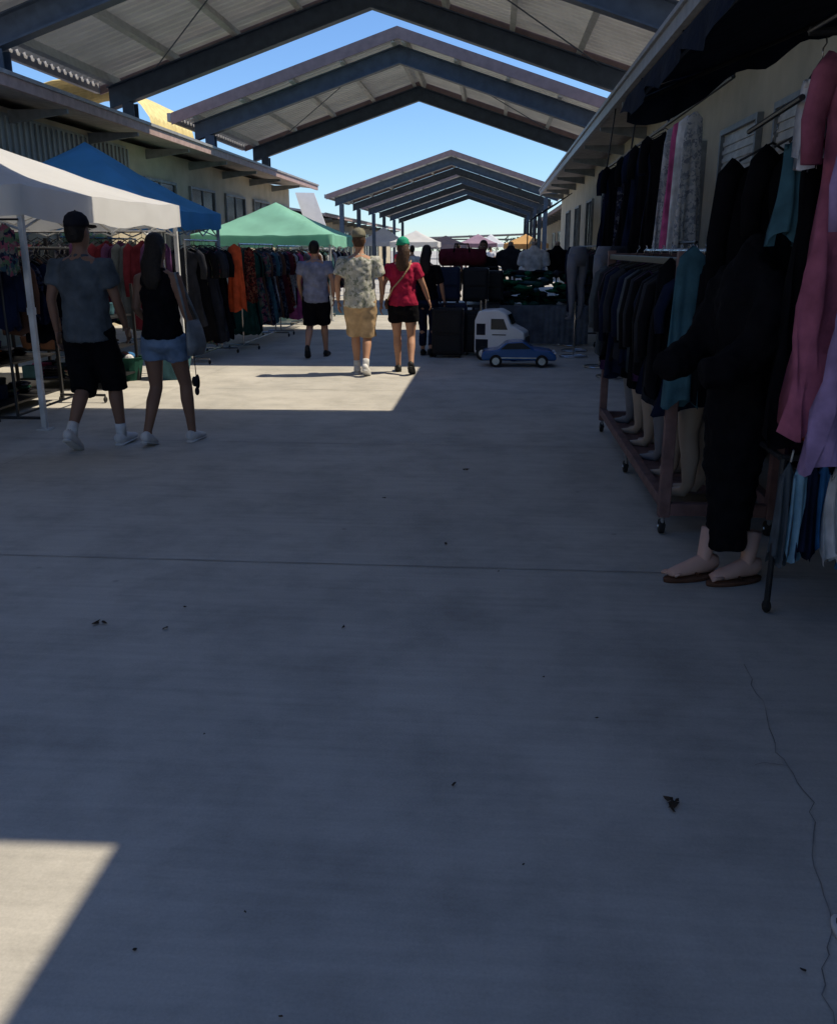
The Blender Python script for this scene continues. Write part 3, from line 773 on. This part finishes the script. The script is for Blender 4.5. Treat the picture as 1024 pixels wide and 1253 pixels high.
    st_=[(0,0,hem,.185*hw,.14),(0,-.004,.94,.182*hw,.138),(0,0,1.05,.168,.13),(0,0,1.15,.165 if not fem else .155,.125),(0,0,1.28,.176,.133),(0,-.003,1.37,.178*(.92 if fem else 1),.122),(0,-.008,1.425,.150,.098),(0,-.006,1.462,.085,.072),(0,-.004,1.485,.066,.064)]
    sh.loft(B(st_),top,20)
    b.obj('body',e,smooth=True,remesh=vox); 
    sh.obj('shirt',e,smooth=True,remesh=vox,disp=.035); pt.obj('shorts' if blen<=.62 else 'trousers',e,smooth=True,remesh=vox,disp=.024)
    feet.obj('shoes',e,smooth=True)
    if sock: sk.obj('socks',e,smooth=True)
    f=MB()
    for s in(-1,1):
        f.ell(hd(s*.03,.089,1.638),(.013,.008,.008),'eye',8,6); f.ell(hd(s*.03,.0955,1.638),(.005,.003,.005),'hair',8,6)
        f.tube([hd(s*.015,.096,1.658),hd(s*.03,.098,1.662),hd(s*.045,.088,1.657)],.004,'hair',6)
    f.tube([hd(-.022,.090,1.566),hd(0,.0985,1.567),hd(.022,.090,1.566)],[.004,.007,.004],'lip',8); f.obj('face',e,smooth=True)
    h=MB()
    h.loft([(*hd(0,-.045,0)[:2],1.56,.055,.045),(*hd(0,-.040,0)[:2],1.60,.072,.062),(*hd(0,-.026,0)[:2],1.65,.080,.084),(*hd(0,-.014,0)[:2],1.69,.080,.098),(*hd(0,-.012,0)[:2],1.73,.062,.078),(*hd(0,-.012,0)[:2],1.757,.03,.04)],hair,18)
    if longhair: h.tube([hd(0,-.06,1.68),hd(0,-.095,1.60),(0,-.115,1.50),(0,-.125,1.50-longhair*.6),(0,-.12,1.50-longhair)],[(.06,.05),(.082,.05),(.095,.04),(.09,.03),(.05,.015)],hair,14,ref=(1,0,0))
    h.obj('hair',e,smooth=True,remesh=.016 if not lowres else .03,disp=.01)
    if hat:
        h=MB(); h.loft([(*hd(0,-.008,0)[:2],1.675,.086,.106),(*hd(0,-.008,0)[:2],1.71,.087,.104),(*hd(0,-.010,0)[:2],1.75,.074,.088),(*hd(0,-.010,0)[:2],1.777,.045,.055),(*hd(0,-.01,0)[:2],1.787,.012,.015)],hat,20)
        h.tube([hd(0,.07,1.688),hd(0,.12,1.688),hd(0,.165,1.676),hd(0,.178,1.67)],[(.078,.006),(.075,.006),(.055,.006),(.02,.005)],hat,14,ref=hd(1,0,0))
        h.ell(hd(0,-.01,1.789),(.008,.008,.005),hat,8,5)
        h.obj('cap',e,smooth=True)
    return e
person('man_in_grey_shirt',(-3.14,6.88),R(-4),1.78,lf=(-.20,.07,.5,-.02),rf=(.16,.005,-.1,.02),top='slate',sleeve=.62,bottom='black',blen=.57,shoe='shoe',sock='s',hat='capb',build=1.08,skin='skin2',
   larm=((-.245,-.05,1.15),(-.25,.0,.90)),rarm=((.245,.02,1.15),(.235,.16,.93)),headturn=-.15)
eB=person('woman_with_shoulder_bag',(-2.62,7.08),R(-6),1.66,fem=True,lf=(-.15,.03,.25,-.04),rf=(.15,.0,-.05,.04),top='black',tank=True,bottom='denim',blen=.2,shoe='shoe',hair='hair',longhair=.2,skin='skin2',build=.96,
   larm=((-.21,-.02,1.15),(-.19,.16,1.02)),rarm=((.225,-.03,1.15),(.27,.06,.92)),headturn=.2)
b=MB(); b.loft([(.30,-.02,.78,.05,.13),(.31,-.02,.86,.06,.15),(.30,-.02,.98,.045,.14),(.29,-.02,1.06,.015,.12)],'grey',16)
b.tube([(.29,.09,1.05),(.22,.06,1.25),(.165,.02,1.44),(.17,-.04,1.44),(.24,-.10,1.25),(.29,-.12,1.05)],.011,'grey',8)
b.obj('shoulder_bag',eB,smooth=True)
b=MB(); b.tube([(.33,-.13,.8),(.34,-.14,.62)],.004,'metalb',6); b.ell((.34,-.14,.57),(.035,.03,.055),'capb',10,8,lambda d:1+.2*math.sin(5*d.x)); b.ell((.34,-.14,.49),(.02,.02,.035),'capb',10,8); b.obj('bag_charm',eB,smooth=True)
person('man_in_light_shirt',(-2.58,13.3),R(4),1.66,lf=(-.24,.09,.6,-.03),rf=(.16,.0,-.08,.02),top='lavgrey',sleeve=.6,bottom='black',blen=.48,shoe='shoeb',sock=None,hair='hair',build=1.14,
   larm=((-.26,.03,1.16),(-.25,.17,.95)),rarm=((.27,-.07,1.16),(.27,.0,.92)),headturn=-.2)
person('man_in_camo_shirt',(-1.66,11.42),R(2),1.76,lf=(.14,.0,-.05,.03),rf=(-.17,.05,.38,-.02),top='camo',sleeve=.75,bottom='tan',blen=.5,shoe='shoe',sock='s',hat='capo',hair='hairb',build=1.14,
   larm=((-.27,-.06,1.16),(-.27,.0,.91)),rarm=((.27,.03,1.16),(.26,.16,.94)),headturn=.15)
eE=person('woman_in_red_shirt',(-1.14,11.62),R(3),1.66,fem=True,lf=(.18,.0,-.1,.02),rf=(-.20,.07,.5,.02),top='red',sleeve=.6,bottom='black',blen=.24,shoe='shoeb',hat='capg',hair='hairb',longhair=.16,build=1.08,
   larm=((-.26,-.08,1.17),(-.29,-.03,.93)),rarm=((.27,.0,1.17),(.34,.10,.97)),headturn=.25)
b=MB(); b.tube([(-.20,-.10,.98),(-.13,-.155,1.13),(0,-.160,1.27),(.09,-.135,1.40),(.11,-.03,1.485),(.08,.08,1.44)],[(.010,.004)]*6,'tan',8); b.loft([(-.21,-.03,.86,.02,.07),(-.22,-.03,.92,.03,.08),(-.21,-.03,.99,.02,.075)],'brown',12); b.obj('crossbody_strap',eE,smooth=True)
person('person_in_dark_clothes',(-.98,13.6),R(-10),1.6,fem=True,lf=(.12,.0,0),rf=(-.12,.03,.25),top='black',sleeve=.9,bottom='navy',blen=.92,shoe='shoeb',hair='hair',longhair=.2)
person('standing_vendor',(-.2,16.9),R(170),1.7,lf=(.0,0,0),rf=(.0,0,0),top='black',sleeve=.9,bottom='navy',blen=.9,shoe='shoeb',skin='skin2')
random.seed(77)
for (x,y,m,bt) in [(-2.2,25,'whitecl','navy'),(-1.2,31,'fl4','black'),(-3.4,34,'red','denim'),(-.6,38,'bluecl','black'),(-.2,44,'whitecl','denim'),(.8,41,'darkgrey','black'),(-4.2,42,'grey','navy')]:
    person('distant_shopper',(x,y),R(random.uniform(-20,20)),random.uniform(1.6,1.75),top=m,bottom=bt,blen=.9,lowres=True,shoe='shoeb')

# black mannequin
e=empty('mannequin_in_black',(1.13,4.2,0),rot=R(112),scale=.97)
b=MB()
b.loft([(0,-.01,.17,.105,.085),(0,-.01,.4,.125,.105),(0,0,.62,.15,.125),(0,0,.80,.165,.135),(0,0,.90,.165,.135),(0,0,1.0,.155,.125),(0,0,1.12,.15,.12),(0,0,1.30,.17,.13),(0,0,1.42,.17,.115),(0,0,1.50,.14,.095),(0,0,1.56,.08,.075),(0,0,1.62,.06,.06),(0,0,1.65,.04,.04)],'black',18)
for s in(-1,1):
    b.tube([(s*.13,0,1.46),(s*.18,0,1.42),(s*.21,.06,1.20),(s*.18,.24,1.06),(s*.15,.32,1.06)],[.07,.08,.085,.085,.07],'black',14)
b.obj('black_outfit',e,smooth=True,remesh=.014,disp=.05)
b=MB(); f2=MB()
for s in(-1,1):
    ay=.07 if s>0 else -.10; sx=s*.055
    b.tube([(sx,ay-.02,.26),(sx,ay,.10),(sx,ay+.02,.06)],[.042,.036,.034],'skinp',12)
    footmesh(b,sx,ay,.112,0,0,'skinp',1.0,bare=True)
    for k in range(5):
        tx=sx+(-.034+.017*k); L=.215-.008*(k if s<0 else 4-k)
        b.tube([(tx,ay+.15,.046),(tx,ay+L-.02,.046),(tx,ay+L,.038)],[.010,.0095,.008],'skinp',8)
    f2.loft([(sx,ay+.065,.001,.05,.155),(sx,ay+.065,.020,.053,.158),(sx,ay+.065,.023,.050,.155)],'brown',24)
    f2.tube([(sx-.045,ay+.05,.03),(sx-.02,ay+.10,.075),(sx,ay+.155,.06),(sx+.02,ay+.10,.075),(sx+.045,ay+.05,.03)],.006,'brown',8)
b.obj('feet',e,smooth=True); f2.obj('flip_flops',e,smooth=True)

# ------------------------------------------------------------------ toys, luggage, table
e=empty('toy_car',(.36,12.55,0))
b=MB()
prof=[(-.50,.09),(-.51,.16),(-.47,.215),(-.28,.235),(-.17,.33),(.06,.345),(.20,.25),(.42,.22),(.50,.17),(.51,.09)]
b.prism(prof,-.22,.22,'pblue'); b.obj('body_shell',e,bevel=.03)
b=MB(); b.prism([(-.25,.24),(-.155,.318),(.045,.33),(.165,.25)],-.2235,.2235,'glass'); b.box((-.516,-.15,.15),(-.508,.15,.19),'pwhite'); b.box((-.3,-.225,.12),(.3,-.2205,.135),'chrome')
for s in(-1,1):
    b.ell((.49,s*.15,.185),(.02,.04,.02),'pwhite',10,6)
b.obj('windows_lights',e)
b=MB()
for x in(-.31,.31):
    for s in(-1,1):
        b.tube([(x,s*.17,.085),(x,s*.245,.085)],.085,'rubber',18); b.tube([(x,s*.246,.085),(x,s*.252,.085)],.05,'chrome',14)
b.obj('wheels',e)
e=empty('toy_truck',(.13,13.3,0),rot=R(-10))
b=MB()
b.prism([(-.36,.10),(-.36,.56),(-.30,.70),(-.02,.72),(.10,.66),(.17,.50),(.30,.44),(.36,.40),(.38,.12)],-.22,.22,'pwhite'); b.obj('cab',e,bevel=.025)
b=MB(); b.prism([(-.12,.44),(-.12,.59),(.06,.59),(.12,.44)],-.2235,.2235,'glass'); b.prism([(-.34,.14),(-.34,.30),(-.16,.30),(-.16,.14)],-.2232,.2232,'darkgrey')
b.prism([(-.33,.36),(-.33,.52),(-.2,.52),(-.2,.36)],-.2232,.2232,'darkgrey')
b.add([(.112,-.17,.645),(.112,.17,.645),(.178,.17,.515),(.178,-.17,.515)],[(0,1,2,3)],'glass')
b.box((.378,-.19,.16),(.39,.19,.34),'metalb'); b.tube([(-.27,.19,.3),(-.27,.19,.84)],.016,'chrome',8); b.tube([(-.27,-.19,.3),(-.27,-.19,.84)],.016,'chrome',8)
b.box((-.1,-.2245,.36),(.10,-.2235,.375),'metalb')
b.obj('trim',e)
b=MB()
for x in(-.23,.22):
    for s in(-1,1): b.tube([(x,s*.16,.10),(x,s*.25,.10)],.10,'rubber',18); b.tube([(x,s*.251,.10),(x,s*.257,.10)],.055,'chrome',14)
b.obj('wheels',e)
def suitcase(x,y,z,w,d,h,m):
    e=empty('suitcase',(x,y,z)); b=MB(); b.box((-w/2,-d/2,.04),(w/2,d/2,h),m); b.obj('shell',e,bevel=.035)
    b=MB()
    b.box((-w/2+.05,-d/2-.02,.10),(w/2-.05,-d/2+.001,h*.45),m); b.box((-w/2+.05,-d/2-.02,h*.52),(w/2-.05,-d/2+.001,h-.07),m)
    b.tube([(-.09,0,h-.02),(-.09,0,h+.05),(.09,0,h+.05),(.09,0,h-.02)],.012,'rubber',8)
    b.box((-w/2-.003,-.006,.05),(w/2+.003,.006,h-.008),'chrome')
    for a in(-1,1):
        for c in(-1,1): b.tube([(a*(w/2-.05)-.012,c*(d/2-.05),.022),(a*(w/2-.05)+.012,c*(d/2-.05),.022)],.022,'rubber',10)
    b.obj('handle_wheels',e,bevel=.004)
suitcase(-.66,13.5,0,.46,.28,.72,'caseblk'); suitcase(-.22,13.85,0,.42,.27,.66,'caseblk')
suitcase(-.62,13.95,0,.46,.28,.76,'casenavy')
e=empty('luggage_table'); b=MB(); b.box((-.92,14.2,.68),(.1,15.0,.72),'metalb')
for x in (-.88,.06):
    for y in(14.24,14.96): b.box((x-.02,y-.02,0),(x+.02,y+.02,.68),'metalb')
b.obj('table',e)
suitcase(-.70,14.45,.72,.36,.24,.56,'casenavy'); suitcase(-.28,14.42,.72,.4,.24,.55,'caseblk'); suitcase(-.02,14.8,.72,.34,.24,.5,'caseblk')
b=MB(); b.tube([(-.86,14.45,1.42),(-.82,14.45,1.42),(-.5,14.45,1.43),(-.16,14.45,1.42),(-.12,14.45,1.42)],[(.06,.07),(.13,.13),(.14,.135),(.13,.13),(.06,.07)],'maroonc',18)
b.tube([(-.62,14.34,1.5),(-.6,14.3,1.62),(-.4,14.3,1.62),(-.38,14.34,1.5)],.013,'black',8)
o=b.obj('duffel_bag',smooth=True)
e=empty('market_table'); b=MB(); b.box((-.3,15.3,.60),(1.55,16.3,.64),'metalw')
for x in(-.26,1.51):
    for y in(15.34,16.26): b.box((x-.02,y-.02,0),(x+.02,y+.02,.6),'metalw')
b.obj('table_top',e)
b=MB(); vs=[];fs=[]
for i in range(121):
    x=-.31+1.88*i/120
    for z,a in((.655,0),(.62,1),(.32,1.5),(.03,2)): vs.append((x,15.285-.012*a*abs(math.sin(i*.55))-.002,z))
for i in range(120):
    for k in range(3): fs.append((i*4+k,i*4+k+1,i*4+5+k,i*4+4+k))
b.add(vs,fs,'skirt'); b.obj('table_skirt',e,smooth=True)
b=MB(); random.seed(2)
for k in range(170):
    x=random.uniform(-.25,1.5);y=random.uniform(15.35,16.2);z=.66+random.random()**1.3*.52
    b.ell((x,y,z),(random.uniform(.05,.17),random.uniform(.05,.13),random.uniform(.02,.06)),random.choice(['cgreen','cgreen','dgreen','dgreen','dgreen','dgreen','black','darkgrey','teal']),12,8,lambda d:1+.22*math.sin(6*d.x+4*d.y+3*d.z))
b.obj('cloth_pile',e,smooth=True)
for (x,y,m) in [(.72,17.2,'whitecl'),(1.15,17.4,'black'),(.3,17.6,'darkgrey')]:
    e=empty('torso_mannequin',(x,y,0)); b=MB()
    b.loft([(0,0,1.05,.17,.12),(0,0,1.2,.16,.12),(0,0,1.4,.19,.13),(0,0,1.5,.18,.10),(0,0,1.56,.08,.07),(0,0,1.62,.055,.055)],m,18)
    for s in(-1,1): b.tube([(s*.13,0,1.49),(s*.2,0,1.45),(s*.25,0,1.25)],[.06,.075,.07],m,12)
    b.obj('shirt',e,smooth=True,remesh=.02,disp=.02); b=MB(); b.tube([(0,0,.02),(0,0,1.1)],.015,'chrome',8); b.tube([(-.2,0,.02),(.2,0,.02)],.015,'chrome',8); b.tube([(0,-.2,.02),(0,.2,.02)],.015,'chrome',8)
    b.loft([(0,0,1.60,.05,.05),(0,0,1.66,.05,.05),(0,0,1.68,.03,.03)],'form',12); b.obj('stand',e,smooth=True)
b=MB()
b.add([(1.0,24,2.35),(1.0,30,2.35),(1.9,30,2.9),(1.9,24,2.9),(1.0,24,2.33),(1.0,30,2.33),(1.9,30,2.88),(1.9,24,2.88)],[(0,1,2,3),(4,7,6,5),(0,4,5,1),(0,3,7,4),(1,5,6,2),(2,6,7,3)],'awn')
for y in(24.1,29.9): b.tube([(1.03,y,0),(1.03,y,2.34)],.02,'metalb',8)
b.obj('dark_side_awning')
b=MB(); random.seed(90)
def clump(cx,cy,cz,r,n):
    for i in range(n):
        d=Vector((random.gauss(0,1),random.gauss(0,1),random.gauss(0,.8))); d=d.normalized()*r*random.random()**.4
        s=.4*random.uniform(.5,1.2); a=Vector((random.gauss(0,1),random.gauss(0,1),random.gauss(0,1))).normalized(); c=a.orthogonal().normalized()*s; q=a.cross(c).normalized()*s
        p=Vector((cx,cy,cz))+d; b.add([p-c,p-q*.5,p+c,p+q*.5],[(0,1,2,3)],'foliage')
for k in range(26):
    x=random.uniform(-70,60); y=random.uniform(210,250); h=random.uniform(2.4,3.8)
    b.tube([(x,y,0),(x+.2,y,h*.6)],[.3,.15],'brown',6)
    for j in range(4): clump(x+random.uniform(-2,2),y,h+random.uniform(-1.2,.4),random.uniform(1.2,2.0),50)
b.obj('distant_trees')

# ------------------------------------------------------------------ light, world, camera
EL,AZ=R(54.4),R(80)
w=D.worlds.new('World'); scene.world=w; w.use_nodes=True; nt=w.node_tree
bg=nt.nodes['Background']; sk=nt.nodes.new('ShaderNodeTexSky'); sk.sky_type='NISHITA'; sk.sun_disc=False
sk.sun_elevation=EL; sk.sun_rotation=AZ; sk.air_density=1.0; sk.dust_density=0.0; sk.ozone_density=4.0
tint=nt.nodes.new('ShaderNodeMix'); tint.data_type='RGBA'; tint.blend_type='MULTIPLY'; tint.inputs[0].default_value=1.0
tint.inputs[7].default_value=(.80,.98,1.22,1)
nt.links.new(sk.outputs[0],tint.inputs[6]); nt.links.new(tint.outputs[2],bg.inputs[0]); bg.inputs[1].default_value=.135
S=Vector((math.cos(EL)*math.sin(AZ),math.cos(EL)*math.cos(AZ),math.sin(EL)))
l=D.lights.new('sun','SUN'); l.energy=5.0; l.angle=R(.5); l.color=(1,.88,.68)
o=D.objects.new('sun',l); COL.objects.link(o); o.rotation_euler=S.to_track_quat('Z','Y').to_euler(); o.location=(20,0,30)
cam=D.cameras.new('camera'); co=D.objects.new('camera',cam); COL.objects.link(co)
cam.sensor_fit='HORIZONTAL'; cam.sensor_width=36; cam.lens=36*1100/1024; cam.clip_end=2000; cam.clip_start=.05
co.location=(0,0,1.54); co.rotation_euler=(R(90-16.3),0,R(4.64)); scene.camera=co
scene.view_settings.view_transform='Standard'; scene.view_settings.look='None'; scene.view_settings.exposure=0
